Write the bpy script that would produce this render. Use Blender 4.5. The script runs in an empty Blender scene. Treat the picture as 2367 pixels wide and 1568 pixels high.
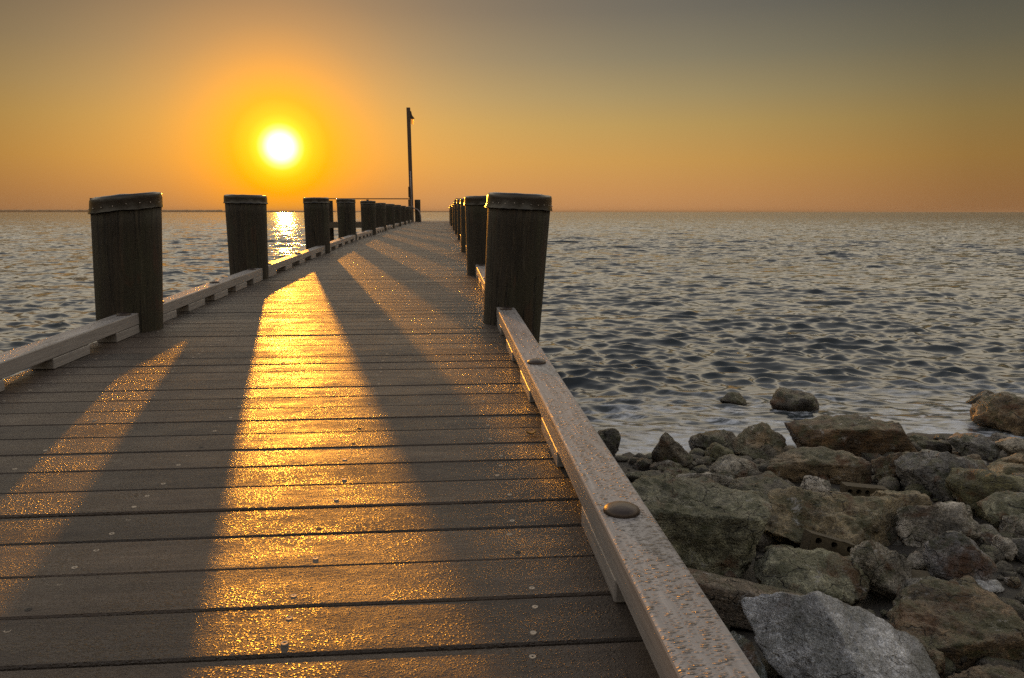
import bpy, bmesh

import math, random
import numpy as np
from mathutils import Vector, noise as mnoise

def ico(sub):
    import bmesh
    bm = bmesh.new()
    bmesh.ops.create_icosphere(bm, subdivisions=sub, radius=1.0)
    v = np.array([x.co[:] for x in bm.verts]); bm.verts.index_update()
    f = [[a.index for a in p.verts] for p in bm.faces]
    bm.free()
    return v, f
ICO = {}
def rock_shape(seed, style, sub):
    """Angular boulder in [-1,1]: a ball cut by random planes with softened edges; the box is filled exactly."""
    if sub not in ICO: ICO[sub] = ico(sub)
    d, faces = ICO[sub]
    R = np.random.RandomState(seed)
    n_pl, soft, lo = {'ang': (12, 70, .46), 'block': (12, 80, .55), 'round': (22, 22, .66), 'peak': (11, 70, .45), 'slab': (12, 70, .55), 'wedge': (12, 60, .62)}[style]
    N = R.normal(size=(n_pl, 3))
    if style in ('block', 'slab'):
        N[:6] = np.array([[1,0,0],[-1,0,0],[0,1,0],[0,-1,0],[0,0,1],[0,0,-1]]) + R.normal(size=(6,3))*.22
    if style == 'peak':
        N[0] = (.75, -.3, .6); N[1] = (-.8, -.2, .55); N[2] = (.1, -.9, .5)
        N[:3] += R.normal(size=(3,3))*.18
    if style == 'wedge':
        N[0] = (-.70, -.52, .50); N[1] = (.52, -.42, .74); N[2] = (.25, .9, .45)
    N /= np.linalg.norm(N, axis=1)[:, None]
    D = R.uniform(lo, .95, n_pl)
    if style in ('block', 'slab'): D[:6] = R.uniform(.62, .74, 6)
    if style == 'peak': D[:3] = R.uniform(.42, .55, 3)
    if style == 'wedge': D[:3] = (.40, .42, .55)
    t = np.maximum(d @ N.T, 1e-3) / D[None, :]
    r = 1.0 / (np.sum(t**soft, axis=1) + 1.12**-soft) ** (1.0/soft)
    p = d * r[:, None]
    lo_, hi_ = p.min(0), p.max(0)
    return (p - (lo_+hi_)/2) / ((hi_-lo_)/2), faces

def rock_mesh(seed, style, sub, sx, sy, sz):
    p, faces = rock_shape(seed, style, sub)
    p = p * np.array([sx, sy, sz])
    n = p / np.array([sx, sy, sz])**2
    n /= np.linalg.norm(n, axis=1)[:, None] + 1e-9
    s = (sx*sy*sz) ** (1/3)
    off = Vector((seed*7.31 % 50, seed*3.77 % 50, seed*1.93 % 50))
    q = np.empty_like(p); am = .55 if style == 'wedge' else 1.0
    for i in range(len(p)):
        c = Vector(p[i])
        a = mnoise.fractal(c*(1.6/s)+off, 0.9, 2.1, 3) * .13 * s
        b = mnoise.ridged_multi_fractal(c*(3.4/s)+off, 0.9, 2.2, 4, 1.0, 2.0)
        e = mnoise.noise(c*(22/s)+off) * .012 * s
        q[i] = p[i] + n[i]*((a + (b-1.2)*.060*s)*am + e)
    return q, faces

def shore_y(x):
    return 6.05 + .14*(x-.9)
def ground_z(x, y):
    """height of the beach above the still water"""
    d = shore_y(x) - y
    z = .095*d if d > 0 else .16*d
    return max(-2.5, min(z, 2.2))

ROCKS = [
    ('a', 30, 'ang', 3, 2.229, 7.623, -0.059, 0.142, 0.105, 0.057, 'wet', 'small dark wet rock standing alone in the surf off the shore'),
    ('b', 43, 'round', 4, 2.776, 7.426, -0.025, 0.252, 0.216, 0.104, 'wet', 'dark weedy dome of rock breaking the surf with foam at its side'),
    ('q', 56, 'round', 4, 0.761, 6.004, 0.077, 0.095, 0.142, 0.104, 'wet', 'dark rock in the surf half hidden behind the kerb of the pier'),
    ('c', 69, 'ang', 5, 1.159, 5.42, 0.163, 0.142, 0.108, 0.138, 'wetb', 'dark upright boulder with a stepped front at the edge of the surf'),
    ('d', 82, 'round', 4, 1.602, 5.898, 0.088, 0.191, 0.164, 0.089, 'wetb', 'flat-topped wet boulder by the surf with a pale sheen on its top'),
    ('e', 95, 'round', 4, 1.546, 5.583, 0.106, 0.097, 0.091, 0.074, 'algae', 'small round greenish stone in front of the flat-topped wet boulder'),
    ('f', 108, 'peak', 5, 1.893, 5.737, 0.144, 0.202, 0.172, 0.14, 'brown', 'peaked light brown boulder with a ragged ridge at the water line'),
    ('f2', 121, 'ang', 4, 1.846, 5.633, 0.101, 0.128, 0.114, 0.068, 'wetb', 'low dark wedge of rock leaning on the peaked light brown boulder'),
    ('g', 134, 'block', 5, 2.574, 5.851, 0.142, 0.437, 0.222, 0.14, 'rust', 'huge dark block of rock with a level top at the edge of the surf'),
    ('h', 147, 'block', 5, 2.032, 5.012, 0.191, 0.334, 0.1, 0.107, 'brown', 'long rough brown boulder lying in front of the huge dark block'),
    ('i', 160, 'ang', 4, 1.53, 5.16, 0.149, 0.166, 0.123, 0.078, 'grey', 'light rough grey rock behind the pale flat slab'),
    ('j', 173, 'peak', 4, 2.036, 5.441, 0.128, 0.087, 0.076, 0.076, 'brown', 'small pointed brown stone between the huge dark block and the long brown boulder'),
    ('k', 186, 'slab', 4, 1.231, 4.839, 0.167, 0.206, 0.062, 0.066, 'pale', 'pale flat grooved slab lying on the big greenish boulder'),
    ('l', 199, 'round', 5, 1.533, 4.495, 0.203, 0.204, 0.189, 0.066, 'dark', 'large smooth dark rounded boulder right of the pale flat slab'),
    ('m', 212, 'round', 4, 1.891, 4.65, 0.197, 0.083, 0.081, 0.071, 'pale', 'small pale stone wedged below the long brown boulder'),
    ('n', 225, 'block', 6, 0.843, 3.5, 0.377, 0.351, 0.239, 0.189, 'green', 'very large greenish grey boulder with white patches beside the pier kerb'),
    ('o', 238, 'ang', 6, 1.65, 3.785, 0.321, 0.417, 0.246, 0.133, 'tan', 'large tan boulder with a long sloping ridge in the middle of the beach'),
    ('p1', 251, 'ang', 4, 1.09, 5.291, 0.115, 0.115, 0.085, 0.056, 'grey', 'flat grey rock below the dark upright boulder'),
    ('p2', 264, 'round', 3, 1.058, 5.198, 0.111, 0.047, 0.042, 0.038, 'brown', 'small brown stone leaning on the flat grey rock'),
    ('p3', 277, 'slab', 3, 1.135, 5.158, 0.113, 0.099, 0.078, 0.035, 'algae', 'mossy green slab tilted beside the small round stones'),
    ('p4', 290, 'slab', 4, 0.886, 4.949, 0.139, 0.15, 0.062, 0.048, 'dark', 'low dark slab half hidden by the pier kerb near the water'),
    ('p5', 303, 'round', 3, 1.323, 5.191, 0.112, 0.056, 0.048, 0.035, 'dark', 'small dark pebble-like stone behind the pale flat slab'),
    ('p6', 316, 'round', 3, 0.972, 5.475, 0.08, 0.064, 0.056, 0.034, 'wet', 'small wet stone at the edge of the still pool beside the pier'),
    ('r', 329, 'round', 5, 4.436, 6.721, 0.097, 0.288, 0.278, 0.174, 'lit', 'big boulder by the surf with its upper edge lit golden by the sun'),
    ('s', 342, 'ang', 4, 4.783, 7.691, -0.043, 0.248, 0.15, 0.079, 'wet', 'low black rock in the surf behind the golden edged boulder'),
    ('t', 355, 'ang', 4, 3.549, 5.777, 0.117, 0.176, 0.145, 0.078, 'greyd', 'angular two-faced grey boulder below the golden edged boulder'),
    ('u', 368, 'ang', 4, 3.81, 5.633, 0.133, 0.146, 0.117, 0.075, 'grey', 'pale faceted grey rock at the edge of the picture below the golden edged boulder'),
    ('v', 381, 'ang', 3, 3.974, 6.081, 0.074, 0.088, 0.089, 0.051, 'greyd', 'dark grey rock behind the angular two-faced boulder'),
    ('w', 394, 'slab', 4, 3.262, 5.85, 0.085, 0.148, 0.044, 0.047, 'wet', 'flat dark slab lying in the shallow water'),
    ('x1', 407, 'round', 3, 3.386, 6.269, 0.034, 0.076, 0.076, 0.03, 'wet', 'thin dark stone barely above the shallow water'),
    ('x2', 420, 'round', 3, 3.58, 6.307, 0.03, 0.045, 0.04, 0.026, 'wet', 'tiny round dark stone in the shallow water behind the flat dark slab'),
    ('x3', 433, 'round', 3, 3.254, 6.127, 0.045, 0.036, 0.036, 0.03, 'wetb', 'tiny brown stone in the shallow water beside the huge dark block'),
    ('x4', 446, 'round', 3, 2.96, 5.429, 0.117, 0.07, 0.061, 0.043, 'brown', 'small brown cobble in the shallow water before the pyramid boulder'),
    ('x5', 459, 'round', 3, 3.384, 5.468, 0.114, 0.048, 0.048, 0.035, 'brown', 'small brown cobble above the slope of the pyramid boulder'),
    ('x6', 472, 'round', 3, 3.35, 5.338, 0.12, 0.052, 0.045, 0.028, 'greyd', 'small grey cobble beside the ridge of the pyramid boulder'),
    ('y', 485, 'peak', 5, 2.748, 4.621, 0.26, 0.298, 0.239, 0.138, 'greyd', 'dark pyramid shaped boulder with long sloping edges'),
    ('z', 498, 'ang', 5, 2.542, 4.94, 0.208, 0.153, 0.122, 0.112, 'rust', 'dark lump of rock wedged between the brown boulder and the pyramid boulder'),
    ('aa', 511, 'ang', 4, 3.538, 5.27, 0.149, 0.174, 0.052, 0.056, 'lit', 'flat rock with a sunlit golden corner among the upper stones'),
    ('bb', 524, 'slab', 4, 3.376, 5.059, 0.161, 0.146, 0.106, 0.047, 'tan', 'light brown layered slab below the rock with a golden corner'),
    ('cc', 537, 'round', 5, 2.766, 4.249, 0.292, 0.226, 0.232, 0.134, 'algae', 'large mossy green boulder below the layered slab'),
    ('ee', 550, 'slab', 5, 2.192, 4.174, 0.262, 0.122, 0.125, 0.092, 'tan', 'flat tan slab leaning between the tan ridge boulder and the grey boulder'),
    ('ff', 563, 'peak', 3, 2.579, 4.55, 0.196, 0.087, 0.067, 0.043, 'brown', 'small pointed brown stone below the pyramid boulder'),
    ('gg', 576, 'ang', 5, 2.122, 3.679, 0.341, 0.174, 0.145, 0.139, 'pale', 'pale grey boulder with a bright worn top in the middle of the beach'),
    ('hh', 589, 'ang', 5, 2.678, 3.932, 0.3, 0.175, 0.129, 0.105, 'green', 'sloping greenish grey boulder below the mossy boulder'),
    ('ii', 602, 'round', 5, 2.619, 3.747, 0.296, 0.109, 0.109, 0.076, 'pale', 'pale speckled boulder below the sloping greenish boulder'),
    ('jj', 615, 'slab', 4, 2.388, 3.725, 0.271, 0.091, 0.077, 0.042, 'greyd', 'dark blue grey slab beside the pale grey boulder'),
    ('kk', 628, 'round', 4, 2.365, 3.535, 0.297, 0.049, 0.073, 0.053, 'pale', 'egg shaped pale stone below the dark blue grey slab'),
    ('ll', 641, 'peak', 3, 2.314, 3.603, 0.28, 0.039, 0.039, 0.039, 'greyd', 'small three-cornered grey stone beside the egg shaped stone'),
    ('mm', 654, 'ang', 5, 1.982, 3.266, 0.363, 0.126, 0.112, 0.117, 'blue', 'bluish brown boulder with mottled sides behind the layered brown rock'),
    ('nn', 667, 'ang', 3, 1.872, 3.364, 0.3, 0.053, 0.044, 0.045, 'pale', 'small pale chipped stone beside the bluish brown boulder'),
    ('pp', 680, 'ang', 5, 1.592, 3.141, 0.373, 0.151, 0.106, 0.121, 'grey', 'mottled grey boulder with a pocked lower face behind the big white boulder'),
    ('qq', 693, 'peak', 3, 1.946, 3.716, 0.253, 0.034, 0.03, 0.024, 'greyd', 'tiny grey stone wedged below the tan ridge boulder'),
    ('ss', 706, 'round', 5, 1.278, 3.08, 0.354, 0.234, 0.193, 0.093, 'green', 'rounded greenish speckled boulder behind the long concrete slab'),
    ('tt', 719, 'ang', 4, 1.286, 3.506, 0.276, 0.075, 0.054, 0.04, 'algae', 'small mossy stone beside the very large greenish boulder'),
    ('uu', 732, 'round', 4, 0.969, 3.278, 0.289, 0.055, 0.048, 0.035, 'grey', 'small smooth grey stone resting behind the long concrete slab'),
    ('ww', 745, 'ang', 5, 0.751, 2.38, 0.406, 0.075, 0.113, 0.083, 'blueg', 'dark blue green boulder between the kerb and the big white boulder'),
    ('xx', 758, 'wedge', 6, 1.073, 2.278, 0.497, 0.286, 0.253, 0.189, 'white', 'big pale grey white boulder with a stained front nearest to the camera'),
    ('yy', 771, 'slab', 6, 1.638, 2.655, 0.405, 0.306, 0.231, 0.1, 'rust2', 'broad layered rust brown rock behind the big white boulder'),
    ('zz', 784, 'slab', 6, 1.499, 2.212, 0.413, 0.175, 0.104, 0.056, 'rust2', 'low brown rock ledge in the bottom corner beside the big white boulder'),
    ('ab', 797, 'slab', 4, 1.748, 3.094, 0.32, 0.121, 0.06, 0.039, 'pale', 'pale flat stone lying above the layered rust brown rock'),
    ('ac', 810, 'round', 5, 1.416, 2.436, 0.389, 0.049, 0.074, 0.054, 'brown', 'brown stone tucked behind the shoulder of the big white boulder'),
    ('ad', 823, 'ang', 4, 1.551, 3.561, 0.274, 0.077, 0.06, 0.04, 'tan', 'tan stub of rock at the foot of the tan ridge boulder'),
    ('ae', 836, 'ang', 4, 2.034, 3.132, 0.309, 0.074, 0.048, 0.024, 'white', 'white crusted stone on top of the layered rust brown rock'),
    ('af', 849, 'round', 3, 1.102, 4.697, 0.165, 0.077, 0.07, 0.047, 'dark', 'dark cobble under the pale flat slab'),
    ('ag', 862, 'round', 3, 1.822, 5.259, 0.124, 0.065, 0.065, 0.051, 'dark', 'dark round cobble beside the peaked light brown boulder'),
    ('ah', 875, 'ang', 4, 2.436, 3.511, 0.299, 0.055, 0.054, 0.052, 'greyd', 'grey wedge of stone behind the egg shaped stone'),
    ('ai', 888, 'ang', 3, 2.177, 3.168, 0.308, 0.022, 0.033, 0.024, 'brown', 'brown chip of stone in the gravel above the layered rock'),
    ('aj', 901, 'ang', 3, 2.224, 3.311, 0.299, 0.042, 0.036, 0.03, 'dark', 'dark broken stone in the gravel below the egg shaped stone'),
    ('ak', 914, 'round', 3, 1.922, 3.346, 0.289, 0.043, 0.042, 0.025, 'grey', 'small grey cobble in front of the bluish brown boulder'),
    ('al', 927, 'round', 3, 1.223, 2.95, 0.316, 0.044, 0.041, 0.024, 'dark', 'dark cobble in the gap behind the big white boulder'),
    ('am', 940, 'ang', 3, 2.498, 4.161, 0.231, 0.069, 0.055, 0.043, 'brown', 'brown stone in the gap below the mossy green boulder'),
]

R = math.radians
rnd = random.Random(5)
S = bpy.context.scene
COL = S.collection

# ------------------------------------------------------------------ helpers
def tag(o, label=None, cat=None, group=None, kind=None):
    if label: o['label'] = label
    if cat: o['category'] = cat
    if group: o['group'] = group
    if kind: o['kind'] = kind
    return o
def empty(name, loc=(0,0,0), rz=0.0):
    o = bpy.data.objects.new(name, None); COL.objects.link(o)
    o.location = loc; o.rotation_euler = (0,0,rz); o.empty_display_size = .1
    return o
def link(name, me, parent=None, loc=None):
    o = bpy.data.objects.new(name, me); COL.objects.link(o)
    if parent: o.parent = parent
    if loc: o.location = loc
    return o
def mesh(name, v, f, mat, smooth=False):
    me = bpy.data.meshes.new(name); me.from_pydata([tuple(p) for p in v], [], f)
    if mat: me.materials.append(mat)
    if smooth: me.polygons.foreach_set('use_smooth', [True]*len(me.polygons))
    me.update(); return me
def bm_mesh(name, bm, mat, smooth=False):
    me = bpy.data.meshes.new(name); bm.normal_update(); bm.to_mesh(me); bm.free()
    if mat: me.materials.append(mat)
    if smooth: me.polygons.foreach_set('use_smooth', [True]*len(me.polygons))
    return me
def add_box(bm, c, s, bevel=0.0, seg=1, rot=None):
    r = bmesh.ops.create_cube(bm, size=1.0)
    vs = r['verts']
    for v in vs: v.co = Vector((v.co.x*s[0], v.co.y*s[1], v.co.z*s[2]))
    if bevel > 0:
        es = list({e for v in vs for e in v.link_edges})
        g = bmesh.ops.bevel(bm, geom=es, offset=bevel, segments=seg, affect='EDGES', profile=.5)
        vs = list({v for f in g['faces'] for v in f.verts} | {v for v in vs if v.is_valid})
    for v in vs:
        if rot is not None: v.co = rot @ v.co
        v.co += Vector(c)
    return vs
def add_tube(bm, pts, rad, n=10, cap=True):
    rings = []
    for i, p in enumerate(pts):
        p = Vector(p); a = Vector(pts[max(i-1,0)]); b = Vector(pts[min(i+1,len(pts)-1)])
        t = (b-a).normalized(); u = t.orthogonal().normalized() if i == 0 else (u - t*u.dot(t)).normalized()
        w = t.cross(u); r = rad[i] if isinstance(rad, (list,tuple)) else rad
        rings.append([bm.verts.new(p + (u*math.cos(2*math.pi*k/n) + w*math.sin(2*math.pi*k/n))*r) for k in range(n)])
    for A, B in zip(rings, rings[1:]):
        for k in range(n): bm.faces.new((A[k], A[(k+1)%n], B[(k+1)%n], B[k]))
    if cap:
        bm.faces.new(list(reversed(rings[0]))); bm.faces.new(rings[-1])

# ------------------------------------------------------------------ node materials
class NT:
    def __init__(s, name):
        s.m = bpy.data.materials.new(name); s.m.use_nodes = True
        s.t = s.m.node_tree; s.n = s.t.nodes; s.l = s.t.links
        s.bsdf = s.n['Principled BSDF']; s.out = s.n['Material Output']
    def add(s, kind, **kw):
        n = s.n.new(kind)
        for k, v in kw.items():
            if k.startswith('_'): setattr(n, k[1:], v)
            else: s.set(n.inputs[k.replace('__',' ')], v)
        return n
    def set(s, sock, v):
        if isinstance(v, bpy.types.NodeSocket): s.l.new(v, sock)
        elif isinstance(v, bpy.types.Node): s.l.new(v.outputs[0], sock)
        else: sock.default_value = v
    def coord(s, which='Object'): return s.n.new('ShaderNodeTexCoord').outputs[which]
    def mapping(s, vec, scale=(1,1,1), rot=(0,0,0), loc=(0,0,0)):
        m = s.n.new('ShaderNodeMapping'); s.l.new(vec, m.inputs[0])
        m.inputs['Scale'].default_value = scale; m.inputs['Rotation'].default_value = rot; m.inputs['Location'].default_value = loc
        return m.outputs[0]
    def noise(s, vec, scale, detail=4, rough=.55, dist=0, out=0):
        n = s.n.new('ShaderNodeTexNoise'); s.set(n.inputs['Vector'], vec)
        n.inputs['Scale'].default_value = scale; n.inputs['Detail'].default_value = detail
        n.inputs['Roughness'].default_value = rough; n.inputs['Distortion'].default_value = dist
        return n.outputs[out]
    def vor(s, vec, scale, rand=1.0, feature='F1', out='Distance'):
        n = s.n.new('ShaderNodeTexVoronoi'); n.feature = feature; s.set(n.inputs['Vector'], vec)
        n.inputs['Scale'].default_value = scale; n.inputs['Randomness'].default_value = rand
        return n.outputs[out]
    def ramp(s, fac, stops, interp='LINEAR'):
        n = s.n.new('ShaderNodeValToRGB'); s.set(n.inputs[0], fac); cr = n.color_ramp; cr.interpolation = interp
        while len(cr.elements) < len(stops): cr.elements.new(.5)
        for e, (p, c) in zip(cr.elements, stops):
            e.position = p; e.color = (c,c,c,1) if isinstance(c, (int,float)) else (*c, 1)
        return n.outputs[0]
    def math(s, op, a, b=None, c=None, clamp=False):
        n = s.n.new('ShaderNodeMath'); n.operation = op; n.use_clamp = clamp
        s.set(n.inputs[0], a)
        if b is not None: s.set(n.inputs[1], b)
        if c is not None: s.set(n.inputs[2], c)
        return n.outputs[0]
    def mix(s, fac, a, b, blend='MIX'):
        n = s.n.new('ShaderNodeMix'); n.data_type = 'RGBA'; n.blend_type = blend
        s.set(n.inputs[0], fac)
        for sock, v in ((n.inputs[6], a), (n.inputs[7], b)):
            s.set(sock, (*v, 1) if isinstance(v, tuple) and len(v) == 3 else v)
        return n.outputs[2]
    def maprange(s, v, a, b, c=0.0, d=1.0, smooth=False):
        n = s.n.new('ShaderNodeMapRange'); s.set(n.inputs[0], v)
        if smooth: n.interpolation_type = 'SMOOTHSTEP'
        for i, x in zip((1,2,3,4), (a,b,c,d)): n.inputs[i].default_value = x
        return n.outputs[0]
    def bump(s, h, strength=1.0, dist=.01, normal=None):
        n = s.n.new('ShaderNodeBump'); s.set(n.inputs['Height'], h)
        n.inputs['Strength'].default_value = strength; n.inputs['Distance'].default_value = dist
        if normal is not None: s.l.new(normal, n.inputs['Normal'])
        return n.outputs[0]
    def P(s, **kw):
        for k, v in kw.items():
            k = k.replace('__',' ')
            if isinstance(v, tuple) and len(v) == 3: v = (*v, 1)
            s.set(s.bsdf.inputs[k], v)
        return s.m
    def sep(s, vec):
        n = s.n.new('ShaderNodeSeparateXYZ'); s.set(n.inputs[0], vec); return n.outputs

def wet_drops(t, co, scale, stretch=(1,1,1)):
    """bump of standing water beads, patchy like on a wet board"""
    c = t.mapping(co, scale=stretch)
    h1 = t.maprange(t.vor(c, scale, 1.0), .10, .50, 1, 0, True)
    h2 = t.maprange(t.vor(c, scale*2.4, 1.0), .1, .5, 1, 0, True)
    lump = t.noise(c, scale*.30, 3, .65)
    patch = t.maprange(t.noise(co, 5.5, 4, .62), .40, .60, .10, 1.0, True)
    h = t.math('ADD', t.math('MULTIPLY', h1, patch), t.math('ADD', t.math('MULTIPLY', h2, .45), t.math('MULTIPLY', lump, .9)))
    return h, patch

def deck_material():
    t = NT('wet_composite_board'); co = t.coord()
    at = t.n.new('ShaderNodeAttribute'); at.attribute_name = 'board'
    b = at.outputs['Fac']
    bo = t.n.new('ShaderNodeCombineXYZ'); t.set(bo.inputs[0], t.math('MULTIPLY', b, 40.0)); t.set(bo.inputs[2], t.math('MULTIPLY', b, 17.0))
    va = t.n.new('ShaderNodeVectorMath'); va.operation = 'ADD'; t.l.new(co, va.inputs[0]); t.l.new(bo.outputs[0], va.inputs[1])
    streak = t.noise(t.mapping(va.outputs[0], scale=(1.6, 60, 30)), 2.0, 6, .70)
    base = t.ramp(streak, [(.25, (.036,.027,.022)), (.75, (.096,.070,.056))])
    base = t.mix(t.math('MULTIPLY', b, .75), base, (.030,.026,.025))
    stain = t.maprange(t.noise(co, 1.7, 5, .65), .5, .72, 0, .55, True)
    base = t.mix(stain, base, (.038,.032,.03))
    h, patch = wet_drops(t, co, 170, (.8,1.2,1))
    grain = t.noise(t.mapping(co, scale=(8, 160, 40)), 3.0, 3, .6)
    n0 = t.bump(grain, .35, .0012)
    n1 = t.bump(h, .75, .0050, n0)
    rough = t.math('ADD', t.maprange(t.noise(t.mapping(va.outputs[0], scale=(1, 3, 1)), 5.0, 5, .65), .3, .7, .42, .66), t.math('MULTIPLY', b, .06))
    return t.P(Base__Color=base, Roughness=t.math('SUBTRACT', rough, t.math('MULTIPLY', t.maprange(h, .45, 1.2, 0, 1, True), .28)), Normal=n1, Specular__IOR__Level=t.maprange(h, .5, 1.3, .26, .44, True))

def rail_material():
    t = NT('wet_rail_timber'); co = t.coord()
    streak = t.noise(t.mapping(co, scale=(40, 1.2, 40)), 2.5, 6, .66)
    base = t.ramp(streak, [(.25, (.140,.131,.133)), (.75, (.30,.283,.285))])
    stain = t.maprange(t.noise(t.mapping(co, scale=(6, 1.5, 6)), 1.6, 5, .7), .52, .72, 0, .5, True)
    base = t.mix(stain, base, (.085,.072,.066))
    geo = t.n.new('ShaderNodeNewGeometry'); up = t.maprange(t.sep(geo.outputs['True Normal'])[2], .6, .95, 0, 1)
    c = t.mapping(co, scale=(.60, 1.25, 1))
    bead = t.maprange(t.vor(c, 105, 1.0), .10, .46, 1, 0, True)
    small = t.maprange(t.vor(c, 190, 1.0), .1, .45, 1, 0, True)
    patch = t.maprange(t.noise(t.mapping(co, scale=(5, 3, 1)), 2.0, 4, .6), 0.30, .43, .12, 1.0, True)
    run = t.maprange(t.math('ABSOLUTE', t.math('SUBTRACT', t.noise(t.mapping(co, scale=(9, 1.6, 1)), 1.0, 2, .5), .5)), .004, .03, .1, 1, True)   # trickles that wiped the beads away
    wetm = t.math('MULTIPLY', t.math('MULTIPLY', patch, run), up)
    h = t.math('MULTIPLY', t.math('ADD', bead, t.math('MULTIPLY', small, .35)), wetm)
    n0 = t.bump(streak, .25, .0012)
    n1 = t.bump(h, 1.0, .0060, n0)
    col = t.mix(t.math('MULTIPLY', t.math('MULTIPLY', bead, wetm), .15), base, (.07,.062,.058))
    return t.P(Base__Color=col, Roughness=t.math('SUBTRACT', t.maprange(up, 0, 1, .40, .55), t.math('MULTIPLY', h, .30)), Normal=n1, Specular__IOR__Level=t.maprange(up, 0, 1, .9, .42))

def pile_material():
    t = NT('weathered_piling_timber'); co = t.coord()
    oi = t.n.new('ShaderNodeObjectInfo')
    cv = t.n.new('ShaderNodeVectorMath'); cv.operation = 'ADD'; t.l.new(co, cv.inputs[0]); t.l.new(oi.outputs['Random'], cv.inputs[1])
    c = cv.outputs[0]
    fib = t.noise(t.mapping(c, scale=(26, 26, 1.3)), 2.2, 6, .68, .6)
    big = t.noise(t.mapping(c, scale=(5, 5, 1.4)), 1.5, 4, .6)
    col = t.ramp(fib, [(.28, (.006,.004,.0025)), (.52, (.021,.015,.009)), (.78, (.068,.050,.030))])
    col = t.mix(t.maprange(big, .42, .66, 0, .75, True), col, (.026,.025,.011))
    rust = t.maprange(t.noise(t.mapping(c, scale=(7, 7, 2)), 1.3, 3, .6, 1), .58, .72, 0, .5, True)
    col = t.mix(rust, col, (.055,.021,.010))
    pale = t.maprange(t.noise(t.mapping(c, scale=(30, 30, 1.6), loc=(3,1,2)), 1.4, 4, .7), .6, .76, 0, .5, True)
    col = t.mix(pale, col, (.13,.115,.09))
    chk = t.maprange(t.noise(t.mapping(c, scale=(19, 19, .9), loc=(1,7,3)), 2.0, 3, .6, .3), .60, .66, 0, 1, True)
    col = t.mix(t.math('MULTIPLY', chk, .85), col, (.006,.004,.003))
    n = t.bump(t.math('SUBTRACT', fib, t.math('MULTIPLY', chk, .6)), 1.0, .016)
    n = t.bump(t.noise(c, 70, 3, .6), .35, .003, n)
    return t.P(Base__Color=col, Roughness=.72, Normal=n)

def plain(name, col, rough=.5, metal=0.0, bump=0.0, scale=30, var=.25, spec=.5):
    t = NT(name); co = t.coord()
    f = t.noise(co, scale, 5, .6)
    c = t.mix(f, tuple(x*(1-var) for x in col), tuple(min(1, x*(1+var)) for x in col))
    kw = dict(Base__Color=c, Roughness=rough, Metallic=metal, Specular__IOR__Level=spec)
    if bump: kw['Normal'] = t.bump(f, .6, bump)
    return t.P(**kw)

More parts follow.
